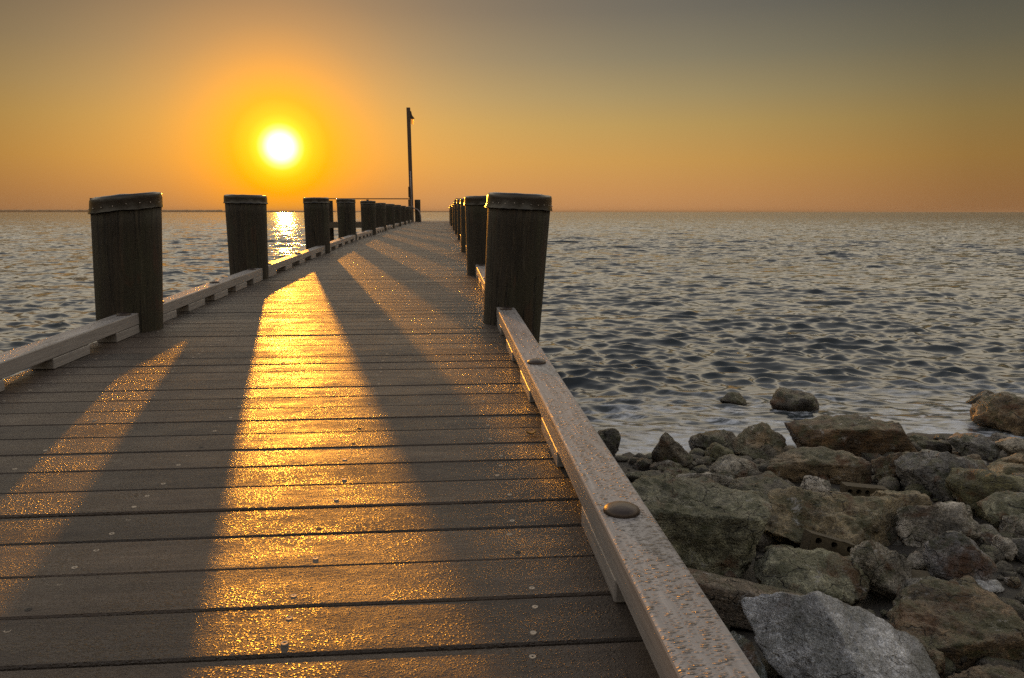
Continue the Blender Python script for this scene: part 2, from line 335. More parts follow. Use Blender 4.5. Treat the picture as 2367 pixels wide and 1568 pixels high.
def rock_material(name, wet=False):
    t = NT(name); co = t.coord(); oi = t.n.new('ShaderNodeObjectInfo')
    cv = t.n.new('ShaderNodeVectorMath'); cv.operation = 'ADD'; t.l.new(co, cv.inputs[0])
    rr = t.math('MULTIPLY', oi.outputs['Random'], 37.0); t.l.new(rr, cv.inputs[1]); c = cv.outputs[0]
    base = oi.outputs['Color']
    big = t.noise(c, 4.5, 6, .66, .4); mid = t.noise(c, 17, 6, .7); fine = t.noise(c, 85, 4, .7)
    v = t.math('ADD', t.math('MULTIPLY', big, .5), t.math('ADD', t.math('MULTIPLY', mid, .3), t.math('MULTIPLY', fine, .35)))
    k = t.ramp(v, [(.40, .10), (.50, .50), (.59, 1.35), (.70, 3.4)])
    al = oi.outputs['Alpha']
    col = t.mix(t.math('ADD', .42, t.math('MULTIPLY', al, .58)), base, k, 'MULTIPLY')
    geo = t.n.new('ShaderNodeNewGeometry'); nz = t.sep(geo.outputs['Normal'])[2]
    moss = t.maprange(t.math('ADD', t.noise(c, 6.5, 5, .7), t.math('MULTIPLY', nz, .10)), .53, .66, 0, .75, True)
    col = t.mix(t.math('MULTIPLY', moss, al), col, (.042,.046,.012))
    rust = t.maprange(t.noise(t.mapping(c, loc=(4,9,2)), 5.0, 5, .65, .8), .55, .68, 0, .75, True)
    col = t.mix(t.math('MULTIPLY', rust, al), col, (.095,.036,.010))
    salt = t.maprange(t.noise(t.mapping(c, loc=(9,2,5)), 9.0, 6, .75, .5), .60, .69, 0, .8 if not wet else .15, True)
    col = t.mix(t.math('MULTIPLY', salt, t.math('ADD', t.math('MULTIPLY', oi.outputs['Alpha'], .8), .05)), col, (.46,.45,.46))
    pit = t.maprange(t.vor(c, 38, 1.0), .05, .28, 0, 1, True)
    strata = t.noise(t.mapping(c, scale=(2, 2, 17), rot=(.35,.25,0)), 2.2, 5, .68, .5)
    h = t.math('ADD', t.math('ADD', t.math('MULTIPLY', mid, .7), t.math('MULTIPLY', strata, .7)), t.math('ADD', t.math('MULTIPLY', fine, .5), t.math('MULTIPLY', pit, .22)))
    dv = t.n.new('ShaderNodeVectorMath'); dv.operation = 'ADD'; t.l.new(c, dv.inputs[0])
    dn = t.n.new('ShaderNodeVectorMath'); dn.operation = 'SCALE'; t.l.new(t.noise(c, 9, 3, .6, out=1), dn.inputs[0]); dn.inputs['Scale'].default_value = .10
    t.l.new(dn.outputs[0], dv.inputs[1])
    ed = t.vor(t.mapping(dv.outputs[0], scale=(1, 1, 1.7)), 6.5, 1.0, 'DISTANCE_TO_EDGE')
    crack = t.math('MULTIPLY', t.maprange(ed, 0, .022, 1, 0, True), t.maprange(t.noise(c, 3, 2, .5), .48, .56, 0, 1, True))
    col = t.mix(t.math('MULTIPLY', t.math('MULTIPLY', crack, .85), oi.outputs['Alpha']), col, (.012,.010,.008))
    speck = t.noise(c, 240, 3, .7)
    col = t.mix(1.0, col, t.ramp(speck, [(.34, .55), (.5, 1.0), (.66, 1.6)]), 'MULTIPLY')
    h = t.math('SUBTRACT', t.math('ADD', h, t.math('MULTIPLY', speck, .10)), t.math('MULTIPLY', t.math('MULTIPLY', crack, .7), oi.outputs['Alpha']))
    n = t.bump(h, 1.0, .045)
    if wet: return t.P(Base__Color=col, Roughness=t.maprange(mid, .3, .7, .22, .5), Normal=n)
    return t.P(Base__Color=col, Roughness=t.maprange(mid, .3, .7, .34, .66), Normal=n, Specular__IOR__Level=.6)

def water_material():
    t = NT('bay_water'); co = t.coord('Object'); x, y, z = t.sep(co)
    geo = t.n.new('ShaderNodeNewGeometry')
    s1 = t.noise(t.mapping(co, scale=(.8, 2.4, 1)), 3.0, 4, .6, .4, out=1)
    s2 = t.noise(t.mapping(co, scale=(1.0, 2.4, 1), loc=(7,3,1)), 1.1, 2, .5, .3, out=1)
    def vm(op, a_, b_):
        n_ = t.n.new('ShaderNodeVectorMath'); n_.operation = op
        for sk, v_ in zip(n_.inputs, (a_, b_)):
            if v_ is not None: t.set(sk, v_)
        return n_.outputs[0]
    k1 = t.ramp(t.math('DIVIDE', y, 300.0), [(.02, .32), (.10, .85), (.3, .62), (1, .5)]); k2 = t.ramp(t.math('DIVIDE', y, 300.0), [(.02, .30), (.10, .75), (.3, .5), (1, .4)])
    # chop leans towards the shore it runs at
    lean = t.ramp(t.math('DIVIDE', y, 300.0), [(.02, .05), (.06, .105), (.14, .118), (.30, .108), (1, .092)])
    lv = t.n.new('ShaderNodeCombineXYZ'); t.set(lv.inputs[1], t.math('MULTIPLY', lean, -1.0))
    sc = lambda col_, k_: vm('MULTIPLY', vm('SUBTRACT', col_, (.5,.5,.5)), vm('MULTIPLY', (.8,1.25,0), k_))
    n = vm('NORMALIZE', vm('ADD', geo.outputs['Normal'], vm('ADD', lv.outputs[0], vm('ADD', sc(s1, k1), sc(s2, k2)))), None)
    # churned froth of the small surf among the shore stones
    sy = t.math('SUBTRACT', y, t.math('ADD', t.math('MULTIPLY', x, .14), 5.92))
    near = t.maprange(sy, .5, 2.7, 1, 0, True)
    st = t.noise(t.mapping(co, scale=(1.5, 3.4, 1), rot=(0,0,-.22)), 1.7, 6, .68, 1.6)
    foam = t.math('MULTIPLY', t.maprange(st, .44, .64, 0, 1, True), near)
    foam = t.math('MAXIMUM', foam, t.math('MULTIPLY', t.maprange(st, .36, .56, 0, 1, True), t.maprange(sy, .0, .9, 1, 0, True)))
    lace = t.noise(t.mapping(co, scale=(2, 4, 1)), 6.0, 5, .7, 1.2)
    foam = t.math('MULTIPLY', foam, t.maprange(lace, .34, .62, .35, 1, True))
    foam = t.math('MULTIPLY', foam, .8)
    col = t.mix(foam, (.022,.028,.033), (.58,.63,.74))
    return t.P(Base__Color=col, Roughness=t.math('ADD', t.math('MULTIPLY', foam, .5), .10), IOR=1.333, Normal=n)

def sand_material():
    t = NT('wet_beach'); co = t.coord()
    a = t.noise(co, 6, 6, .7); b = t.noise(co, 60, 4, .7)
    col = t.ramp(a, [(.3, (.010,.008,.006)), (.7, (.034,.027,.019))])
    return t.P(Base__Color=col, Roughness=.7, Normal=t.bump(t.math('ADD', a, t.math('MULTIPLY', b, .4)), .9, .03))

M = dict(deck=deck_material(), rail=rail_material(), pile=pile_material(),
         cap=plain('black_cap_rubber', (.013,.009,.008), .32, 0, .005, 12, .5),
         bolt=plain('galvanised_bolt', (.045,.033,.028), .42, .6, .002, 60, .4),
         nail=plain('bright_nail', (.55,.48,.42), .3, 1.0, 0, 30, .2),
         screw=plain('steel_screw', (.20,.175,.155), .42, .7, 0, 90, .3), recess=plain('dark_recess', (.012,.01,.009), .8),
         joist=plain('joist_timber', (.09,.07,.05), .75, 0, .004, 12, .35), post=plain('post_timber', (.085,.058,.042), .7, 0, .004, 25, .35),
         conduit=plain('grey_conduit', (.21,.17,.17), .45, 0, 0, 20, .15), shade=plain('lamp_housing', (.045,.035,.028), .45, .3),
         rock=rock_material('dry_stone'), wet=rock_material('wet_stone', True), water=water_material(), sand=sand_material(),
         brick=plain('old_brick', (.045,.034,.018), .85, 0, .010, 22, .85), land=plain('hazed_far_trees', (.22,.17,.11), .9, 0, 0, .01, .3),  # far tree colour lightened to stand in for distance haze
         leaf=plain('dry_leaf', (.34,.20,.05), .6, 0, .002, 80, .3))
t = NT('amber_lens'); M['lens'] = t.P(Base__Color=(.85,.62,.30), Roughness=.35, Transmission__Weight=.75, IOR=1.2)

# ------------------------------------------------------------------ camera (pitched down so that the horizon sits at 31 % of the height)
CAM_H = 1.9; FPX = 1800.0/2367.0
cam_d = bpy.data.cameras.new('camera'); cam = bpy.data.objects.new('camera', cam_d); COL.objects.link(cam)
cam_d.sensor_width = 36; cam_d.lens = FPX*36; cam_d.clip_start = .05; cam_d.clip_end = 60000
PITCH = math.atan(294/1800)
cam.location = (0,0,CAM_H); cam.rotation_euler = (R(90)-PITCH, 0, 0)
S.camera = cam

# ------------------------------------------------------------------ sun and sky
SUN_AZ, SUN_EL = R(-16.14), R(4.41)
SUN = Vector((math.sin(SUN_AZ)*math.cos(SUN_EL), math.cos(SUN_AZ)*math.cos(SUN_EL), math.sin(SUN_EL)))
sd = bpy.data.lights.new('sun', 'SUN'); sd.energy = 2.3; sd.angle = R(.55); sd.color = (1.0,.37,.03)
so = bpy.data.objects.new('sun', sd); COL.objects.link(so); so.rotation_euler = SUN.to_track_quat('Z', 'Y').to_euler(); so.location = (-20,60,30)

W = bpy.data.worlds.new('World'); S.world = W; W.use_nodes = True
class WT(NT):
    def __init__(s, w): s.t = w.node_tree; s.n = s.t.nodes; s.l = s.t.links
w = WT(W)
for n in list(w.n): w.n.remove(n)
gen = w.coord('Generated')
vx, vy, vz = w.sep(gen)
def vdot(vec):
    n = w.n.new('ShaderNodeVectorMath'); n.operation = 'DOT_PRODUCT'; w.l.new(gen, n.inputs[0]); n.inputs[1].default_value = vec; return n.outputs['Value']
elev = w.math('MULTIPLY', w.math('ARCSINE', vz), 180/math.pi)          # degrees above the horizon
theta = w.math('MULTIPLY', w.math('ARCCOSINE', w.math('MINIMUM', vdot(SUN), 1.0)), 180/math.pi)   # degrees from the sun
e01 = w.math('DIVIDE', elev, 90.0)
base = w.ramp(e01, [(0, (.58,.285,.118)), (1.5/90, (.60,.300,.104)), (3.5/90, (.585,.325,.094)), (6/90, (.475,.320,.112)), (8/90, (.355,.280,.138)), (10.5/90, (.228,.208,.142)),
                    (13.5/90, (.142,.141,.124)), (15.8/90, (.128,.128,.118)), (19/90, (1.55,1.30,.92)), (28/90, (1.85,1.62,1.24)), (42/90, (.78,.76,.74)), (1, (.40,.46,.58))], 'LINEAR')  # bright cream band above the view, added for water reflections and fill
th01 = w.math('DIVIDE', theta, 180.0)
om = w.math('MULTIPLY', w.math('ARCCOSINE', w.math('MINIMUM', vdot((math.sin(R(-3)), math.cos(R(-3)), 0)), 1.0)), 1/math.pi)
fall = w.ramp(om, [(0, 1.05), (12/180, 1.0), (19/180, .90), (26/180, .74), (33/180, .54), (42/180, .44), (90/180, .40), (1, .36)])
up_f = w.ramp(om, [(0, 1.0), (50/180, 1.0), (90/180, .80), (1, .55)])
fall = w.mix(w.maprange(elev, 15, 22, 0, 1, True), fall, up_f)
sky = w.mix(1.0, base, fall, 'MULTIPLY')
glow_c = w.ramp(w.math('DIVIDE', theta, 20.0), [(0, (4.0,3.7,3.2)), (.60/20, (3.0,2.7,2.2)), (.88/20, (1.7,1.6,1.05)), (1.25/20, (1.25,1.12,.28)), (1.6/20, (1.12,.84,.02)), (2.2/20, (1.08,.58,.004)), (3.2/20, (1.06,.40,.002)),
                       (6/20, (1.0,.345,.003)), (8.5/20, (.84,.30,.015)), (13/20, (.60,.27,.04)), (1, (.45,.25,.07))])
glow_w = w.ramp(w.math('DIVIDE', theta, 24.0), [(0, 1.0), (3.2/24, 1.0), (3.8/24, .86), (5.0/24, .60), (6.2/24, .40), (8.0/24, .21), (11/24, .08), (15/24, .02), (1, 0)])
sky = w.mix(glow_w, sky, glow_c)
ns = w.n.new('ShaderNodeTexSky'); ns.sky_type = 'NISHITA'; ns.sun_disc = False; ns.sun_elevation = SUN_EL; ns.sun_rotation = SUN_AZ
ns.dust_density = 4.0; ns.air_density = 1.5
nb = w.n.new('ShaderNodeBackground'); w.l.new(ns.outputs[0], nb.inputs[0]); nb.inputs[1].default_value = .012
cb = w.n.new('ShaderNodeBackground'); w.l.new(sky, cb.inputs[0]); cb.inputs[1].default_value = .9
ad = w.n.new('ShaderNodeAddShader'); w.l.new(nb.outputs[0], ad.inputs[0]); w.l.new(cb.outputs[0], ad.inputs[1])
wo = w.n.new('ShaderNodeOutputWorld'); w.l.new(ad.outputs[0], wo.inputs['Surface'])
W.cycles.sampling_method = 'MANUAL'; W.cycles.sample_map_resolution = 2048

# ------------------------------------------------------------------ pier
ANG = math.atan(.0852)                       # the pier runs a little to the left of the line of sight
O = Vector((-.678, 0, 0))
def zdeck(u): 
    return 1.210 + .0117*u if u < 13 else 1.210 + .0117*13 + .0117*3*(1-math.exp(-(u-13)/3))*.75
U0, U1 = -1.6, 41.2
RAIL_V = 1.010
pier = empty('pier', O, ANG)
tag(pier, 'long wet pier of grey brown cross boards with kerb rails running out over the bay', 'pier')
def to_world(v, u, z=0.0):
    return Vector((O.x + v*math.cos(ANG) - u*math.sin(ANG), O.y + v*math.sin(ANG) + u*math.cos(ANG), z))

def decking():
    v = []; f = []; tone = []
    u = U0; slots = []
    off = 1.078 - math.ceil((1.078-U0)/.15)*.15
    u = off
    while u < U1:
        gap = rnd.choice([.004,.006,.008,.012]); 
        a, b = u + gap/2, u + .15 - gap/2
        zt = zdeck((a+b)/2) + rnd.uniform(-.0012,.0012); sl = (zdeck(b)-zdeck(a))/2
        l, r = -1.075 + rnd.uniform(-.006,.006), 1.062 + rnd.uniform(-.006,.006)
        tw = rnd.uniform(-.0012,.0012); c = .003
        k = len(v)
        prof = [(a, -.03), (a, -c*1.3), (a+c, 0), (b-c, 0), (b, -c*1.3), (b, -.03)]
        for s, vv in ((-1, l), (1, r)):
            for (pu, pz) in prof:
                v.append((vv, pu, zt + pz + tw*s + (sl if pu > (a+b)/2 else -sl)))
        n = len(prof)
        for i in range(n):
            j = (i+1) % n; f.append((k+i, k+j, k+n+j, k+n+i))
        f.append(tuple(k+i for i in range(n))[::-1]); f.append(tuple(k+n+i for i in range(n)))
        tone += [rnd.random()**1.5]*(2*n)
        slots.append((a, b, zt)); u += .15
    me = mesh('decking', v, f, M['deck'])
    bm = bmesh.new(); bm.from_mesh(me); bmesh.ops.recalc_face_normals(bm, faces=bm.faces); bm.to_mesh(me); bm.free()
    at = me.attributes.new('board', 'FLOAT', 'POINT'); at.data.foreach_set('value', tone)
    link('decking', me, pier); return slots
BOARDS = decking()

# screws: a flat washer-like head with a square recess
def screw_bm(bm, c, ang, rr=.0064, tilt=0.0):
    n = 14; cx, cy, cz = c; z1 = cz+.0007
    ro = [bm.verts.new((cx+rr*math.cos(2*math.pi*k/n), cy+rr*math.sin(2*math.pi*k/n), cz-.001)) for k in range(n)]
    rt = [bm.verts.new((cx+rr*.86*math.cos(2*math.pi*k/n), cy+rr*.86*math.sin(2*math.pi*k/n), z1)) for k in range(n)]
    ri = [bm.verts.new((cx+rr*.36*math.cos(2*math.pi*k/n+ang), cy+rr*.30*math.sin(2*math.pi*k/n+ang), z1-.0002)) for k in range(n)]
    rb = [bm.verts.new((cx+rr*.30*math.cos(2*math.pi*k/n+ang), cy+rr*.24*math.sin(2*math.pi*k/n+ang), cz-.0022)) for k in range(n)]
    for A, B, m in ((ro,rt,0),(rt,ri,0),(ri,rb,1)):
        for k in range(n):
            fc = bm.faces.new((A[k], A[(k+1)%n], B[(k+1)%n], B[k])); fc.material_index = m
    fc = bm.faces.new(rb); fc.material_index = 1
far_bm = bmesh.new(); n_scr = 0
for a, b, zt in BOARDS:
    if b < .7 or a > 16: continue
    for uu in (a+.032, b-.034):
        for v0 in (-.88, -.46, -.04, .40, .81):
            if rnd.random() < .06: continue
            vv = v0 + rnd.uniform(-.014,.014); u2 = uu + rnd.uniform(-.008,.008)
            wp = to_world(vv, u2)
            if abs(wp.x)/max(wp.y,.1) > .75: continue
            sunk = rnd.random() < .18
            if n_scr < 100:
                bm = bmesh.new(); screw_bm(bm, (0,0,0), rnd.random()*3)
                me = bm_mesh('screw', bm, M['screw'] if not sunk else M['recess']); me.materials.append(M['recess'])
                link('screw', me, pier, (vv, u2, zt + (-.0002 if not sunk else -.0006))); n_scr += 1
            else:
                screw_bm(far_bm, (vv, u2, zt-.0002), rnd.random()*3)
me = bm_mesh('screw', far_bm, M['screw']); me.materials.append(M['recess'])
tag(link('screw', me, pier), kind='stuff')

# kerb rails: a timber on spacer blocks, with domed timber bolts
N_P = 11
PILE_U = {-1: [4.35,7.22,10.95,14.65,18.1,21.6,25.1,28.6,32.1,35.6,39.0], 1: [4.44,7.50,11.05,14.9,18.4,22.2,25.7,29.2,32.6,36.0,39.3]}
rail_h, blk_h, rail_w = .062, .046, .101
def bolt_mesh():
    bm = bmesh.new(); n = 20; rr = .035
    prof = [(rr,0),(rr,.004),(rr*.93,.0085),(rr*.72,.0125),(rr*.42,.0155),(rr*.15,.0165)]
    rings = [[bm.verts.new((r_*math.cos(2*math.pi*k/n), r_*math.sin(2*math.pi*k/n), z)) for k in range(n)] for r_, z in prof]
    for A, B in zip(rings, rings[1:]):
        for k in range(n): bm.faces.new((A[k], A[(k+1)%n], B[(k+1)%n], B[k]))
    bm.faces.new(rings[-1])
    return bm_mesh('bolt', bm, M['bolt'], True)
BOLT = bolt_mesh()
def rail_segment(side, ua, ub, blocks, bolts):
    v0 = side*RAIL_V
    rc = Vector((v0, (ua+ub)/2, zdeck((ua+ub)/2) + blk_h + rail_h/2 + .001))
    slope = math.atan2(zdeck(ub)-zdeck(ua), ub-ua)
    bm = bmesh.new(); nseg = max(2, int((ub-ua)/.25))
    add_box(bm, (0,0,0), (rail_w, ub-ua, rail_h), .005, 2)
    for vtx in bm.verts:
        vtx.co.z += vtx.co.y*math.tan(slope)
    me = bm_mesh('kerb_rail', bm, M['rail'])
    ra = link('kerb_rail', me, pier, rc)
    for c in blocks:
        if c-.17 < ua-.01 or c+.17 > ub+.01: continue
        bm = bmesh.new(); add_box(bm, (0,0,0), (rail_w-.004, .34, blk_h-.001), .003, 1)
        for vtx in bm.verts: vtx.co.z += vtx.co.y*math.tan(slope)
        link('spacer_block', bm_mesh('spacer_block', bm, M['rail']), ra, Vector((v0, c, zdeck(c)+blk_h/2)) - rc)
    for c in bolts:
        if not ua+.04 < c < ub-.04: continue
        b = link('bolt', BOLT, ra, Vector((v0 + rnd.uniform(-.006,.006), c, rc.z + (c-rc.y)*math.tan(slope) + rail_h/2 - .0005)) - rc)
        b.rotation_euler = (0, 0, rnd.random()*3)
for side in (-1, 1):
    near_end = 4.33 if side > 0 else 4.27
    rail_segment(side, -1.5, near_end, [1.36-.71*k for k in range(4)] + [2.07,2.75,3.46] + [near_end-.172], [1.335, 2.74, near_end-.13, -.07, -1.2])
    for k in range(N_P-1):
        ua = PILE_U[side][k] + (.16 if side > 0 else .12); ub = PILE_U[side][k+1] - .12
        L = ub-ua
        bl = [ua+.172+(L-.344)*j/4 for j in range(5)]
        rail_segment(side, ua, ub, bl, [ua+.18, ua+L*.5, ub-.18])

# framing under the boards
bm = bmesh.new()
for vv in (-.98,-.5,0,.45,.98):
    for a, b in ((U0, 13.0), (13.0, U1)):
        for i in range(8):
            p, q = a+(b-a)*i/8, a+(b-a)*(i+1)/8
            add_box(bm, (vv, (p+q)/2, min(zdeck(p), zdeck(q))-.034-.10), (.06, q-p-.004, .2))
link('joist', bm_mesh('joist', bm, M['joist']), pier)
for k in range(12):
    if k >= N_P: break
    bm = bmesh.new(); u = PILE_U[-1][k]
    add_box(bm, (0, u+.22, zdeck(u)-.365), (2.3, .08, .25))
    link('cross_beam', bm_mesh('cross_beam', bm, M['joist']), pier)

# ------------------------------------------------------------------ pilings
def pile_mesh(seed, top, rt=.168, rb=.158, bot=-1.6):
    n, m = 64, 26; v = []; off = Vector((seed*3.3, seed*1.7, 0))
    for j in range(m+1):
        z = top + (bot-top)*(j/m); r0 = rt + (rb-rt)*min(1, (top-z)/1.2)
        for k in range(n):
            a = 2*math.pi*k/n
            d = Vector((math.cos(a), math.sin(a), 0))
            r = r0*(1 + .018*mnoise.noise(d*1.3+off+Vector((0,0,z*.35))) + .012*mnoise.noise(d*6+off+Vector((0,0,z*.5))) + .006*mnoise.noise(d*16+off+Vector((0,0,z*.9))))
            v.append((d.x*r, d.y*r, z))
    f = [(j*n+(k+1)%n, j*n+k, (j+1)*n+k, (j+1)*n+(k+1)%n) for j in range(m) for k in range(n)]
    f.append(tuple(range(n)))
    return mesh('shaft', v, f, M['pile'], True)
def cap_mesh(seed, r0, skirt=.074, slant=(0,0), flare=.008, wavy=.006):
    """black rubber cap folded down over the head; slant tilts its top"""
    n = 64; prof = [(.0,.010),(.5,.010),(.9,.012),(.975,.008),(1.0,-.003),(1.006,-.02),(1.008,-.05),(1.012,-1.0)]
    v = []; off = Vector((seed*5.1, seed*2.3, 1))
    for i, (rr, z) in enumerate(prof):
        for k in range(n):
            a = 2*math.pi*k/n; d = Vector((math.cos(a), math.sin(a), 0))
            w_ = mnoise.noise(d*2.6+off); w2 = mnoise.noise(d*7+off)
            last = i == len(prof)-1
            r = (r0+.005)*rr + (flare*(.5+w2) if last else 0) + (.0035*w2 if i == 6 else 0) + (.002*w_ if i > 3 else 0)
            zz = (-skirt + wavy*w_ + .003*w2) if last else z + (.004*w_ if i < 3 else 0)
            v.append((d.x*r, d.y*r, zz + slant[0]*d.x*r + slant[1]*d.y*r))
    f = []
    for i in range(len(prof)-1):
        f += [(i*n+k, i*n+(k+1)%n, (i+1)*n+(k+1)%n, (i+1)*n+k) for k in range(n)]
    f = [q[::-1] for q in f]
    me = mesh('cap', v, f, M['cap'], True)
    bm = bmesh.new(); bm.from_mesh(me); bmesh.ops.remove_doubles(bm, verts=bm.verts, dist=1e-5); bmesh.ops.recalc_face_normals(bm, faces=bm.faces)
    bm.to_mesh(me); bm.free(); me.polygons.foreach_set('use_smooth', [True]*len(me.polygons))
    return me
def nail_mesh():
    bm = bmesh.new(); bmesh.ops.create_uvsphere(bm, u_segments=10, v_segments=6, radius=.0026)
    return bm_mesh('nail', bm, M['nail'], True)
NAIL = nail_mesh()
PILE_TOP = 1.9 + .079        # all heads are cut to one level, just above eye level
def make_pile(seed, r, top_off=0.0, slant=(0,0), skirt=.074, nails=0, rb=None, flare=.008):
    p = empty('piling')
    H_ = PILE_TOP + top_off
    link('shaft', pile_mesh(seed, H_-.012, r, rb or r*.94), p)
    # slant the head of the shaft with the cap by lowering the cap around it
    c = link('cap', cap_mesh(seed, r, skirt, slant, flare), p, (0,0,H_))
    for k in range(nails):
        a = math.pi + (k+.5)/nails*math.pi + rnd.uniform(-.03,.03)
        d = (math.cos(a)*(r+.0095), math.sin(a)*(r+.0095))
        link('nail', NAIL, c, (d[0], d[1], -skirt*.62 + slant[0]*d[0]+slant[1]*d[1] + rnd.uniform(-.003,.003)))
    return p
def copy_tree(o, parent=None):
    c = o.copy(); COL.objects.link(c); c.parent = parent
    for ch in list(o.children): copy_tree(ch, c)
    return c
ORD = ['first','second','third','fourth','fifth','sixth','seventh','eighth','ninth','tenth','eleventh','twelfth']
protos = {}
for side, word in ((-1, 'left'), (1, 'right')):
    for k in range(N_P):
        u = PILE_U[side][k]
        v = side*1.059 + (rnd.uniform(-.015,.015) if k else 0) + (-.055 if (side, k) in ((-1, 1), (-1, 3)) else 0)
        if k == 0 and side < 0: p = make_pile(1, .172, .0, (.155,.02), .070, 9, .160)
        elif k == 0: p = make_pile(2, .180, .013, (.008,.0), .074, 13, .158, .010)
        elif k == 1 and side < 0: p = make_pile(3, .180, 0.0, (-.012,0), .062, 0, .158)
        elif k == 1: p = make_pile(4, .172, 0.0, (.012,.02), .07, 0, .158)
        elif (k % 3) not in protos: p = protos[k % 3] = make_pile(10+k, .168, 0.0, (rnd.uniform(-.03,.03), 0), .06)
        else: p = copy_tree(protos[k % 3])
        p.location = to_world(v, u, (rnd.uniform(-.010,.010) if k > 1 else 0) + (zdeck(u)+.742-PILE_TOP if k else 0))
        p.rotation_euler = (rnd.uniform(-.012,.012), rnd.uniform(-.012,.012), ANG if k < 2 else rnd.uniform(0,6))
        if k == 0:                                   # the nearest two lean a little to the right; the lean turns about the deck
            ln = .045 if side < 0 else .060
            p.rotation_euler = (0, ln, ANG); p.location = to_world(v - ln*1.26, u, 0)
        if k == 0: lab = ('thick dark piling with a slanting cap, nearest on the %s edge of the pier' if side < 0 else 'thick dark piling with a nailed glossy cap, nearest on the %s edge of the pier') % word
        elif k == 1: lab = 'dark capped piling just behind the nearest one along the %s edge of the pier' % word
        else: lab = 'dark capped piling, %s from the near end in the %s row of the pier' % (ORD[k], word)
        tag(p, lab, 'piling', 'capped pilings along both edges of the pier')

# ------------------------------------------------------------------ head of the pier: a cross platform with rails
head = empty('cross_platform', O, ANG)
tag(head, 'wide cross platform with timber railings at the far end of the pier', 'platform')
ZH = zdeck(41)
bm = bmesh.new(); u = 41.22
while u < 46.5:
    add_box(bm, (-.9, u+.07, ZH-.016), (9.2, .142, .03)); u += .15
me = bm_mesh('decking', bm, M['deck']); me.attributes.new('board', 'FLOAT', 'POINT'); link('decking', me, head)
bm = bmesh.new(); add_box(bm, (-3.35, 41.2, ZH-.17), (4.3, .06, .28)); link('fascia', bm_mesh('fascia', bm, M['joist']), head)
bm = bmesh.new(); add_box(bm, (2.4, 41.2, ZH-.17), (2.6, .06, .28)); link('fascia', bm_mesh('fascia', bm, M['joist']), head)
RT = 1.9 + .70
def bar(name, a, b, s, par, mat='post'):
    a, b = Vector(a), Vector(b); bm = bmesh.new(); L = (b-a).length
    q = (b-a).to_track_quat('Z', 'Y').to_matrix()
    add_box(bm, (a+b)/2, (s[0], s[1], L), .006, 1, q)
    link(name, bm_mesh(name, bm, M[mat]), par)
for va, vb in ((-5.45, -1.15), (1.25, 3.6)):
    bar('hand_rail', (va, 41.3, RT-.035), (vb, 41.3, RT-.035), (.12, .05), head)
    n = 3 if va < 0 else 2
    for i in range(n):
        vv = va + (vb-va)*i/(n-1)
        bar('rail_post', (vv, 41.37, -1.0 if i in (0, n-1) else ZH-.2), (vv, 41.37, RT-.075), (.12, .12), head)
for vv in (-5.3, -3.3, 1.3, 3.4):
    for uu in (42.0, 46.0):
        bm = bmesh.new(); add_tube(bm, [(vv, uu, -1.5), (vv, uu, ZH-.05 if uu > 45 else 1.9+.58)], .14, 16)
        link('support_pile', bm_mesh('support_pile', bm, M['pile'], False), head)

# ------------------------------------------------------------------ lamp post at the head
lp_v, lp_u = -1.02, 41.0
lamp = empty('lamp_post', to_world(lp_v, lp_u, 0), ANG)
tag(lamp, 'tall slim timber lamp post with a hooded amber light at the end of the pier', 'lamp post')
LT = 1.9 + .1344*41.0 - .31
bm = bmesh.new()
for a_, b_, c_ in (((0,0,ZH-.3), (-.09,0,LT), .2),):
    add_box(bm, (0,0,(ZH-.3+LT)/2), (.19, .19, LT-ZH+.3), .012, 1)
    for vtx in bm.verts: vtx.co.x -= .07*(vtx.co.z-ZH)/(LT-ZH)
link('pole', bm_mesh('pole', bm, M['post']), lamp)
bm = bmesh.new(); x0 = -.07+.095
pr = [(0,LT-.16),(.05,LT-.19),(.09,LT-.38),(.20,LT-.52),(.20,LT-.545),(0,LT-.545)]
A_ = [bm.verts.new((x0+x, -.1, z)) for x, z in pr]; B_ = [bm.verts.new((x0+x, .1, z)) for x, z in pr]
bm.faces.new(A_); bm.faces.new(B_[::-1])
for i in range(len(pr)): bm.faces.new((A_[i], B_[i], B_[(i+1)%len(pr)], A_[(i+1)%len(pr)]))
bmesh.ops.recalc_face_normals(bm, faces=bm.faces)
link('lamp_hood', bm_mesh('lamp_hood', bm, M['shade']), lamp)
bm = bmesh.new(); add_box(bm, (x0+.09, 0, LT-.69), (.15, .16, .28), .02, 2)
for vtx in bm.verts:
    if vtx.co.z < LT-.7: vtx.co.x = x0+.09 + (vtx.co.x-x0-.09)*.8
link('lens', bm_mesh('lens', bm, M['lens']), lamp)
bm = bmesh.new(); zc = 1.9+.75
add_tube(bm, [(-.03,-.115,zc+1.3), (-.01,-.115,zc), (0,-.115,1.9+.35), (.02,-.115,1.9+.28), (.12,-.13,1.9+.17), (.30,-.2,1.9+.12), (.42,-.25,1.9-.02), (.46,-.28,ZH+.25), (.46,-.28,ZH)], .03, 10)
link('conduit', bm_mesh('conduit', bm, M['conduit'], True), lamp)
bm = bmesh.new(); add_box(bm, (-.12, -.12, 1.9+1.0), (.07, .12, .55), .01, 1); link('switch_box', bm_mesh('switch_box', bm, M['shade']), lamp)
tp = empty('piling', to_world(lp_v+.30, lp_u+.05, 0))
link('shaft', pile_mesh(31, 1.9+.62, .15, .14), tp)
tag(tp, 'tall uncapped piling standing right beside the lamp post', 'piling')

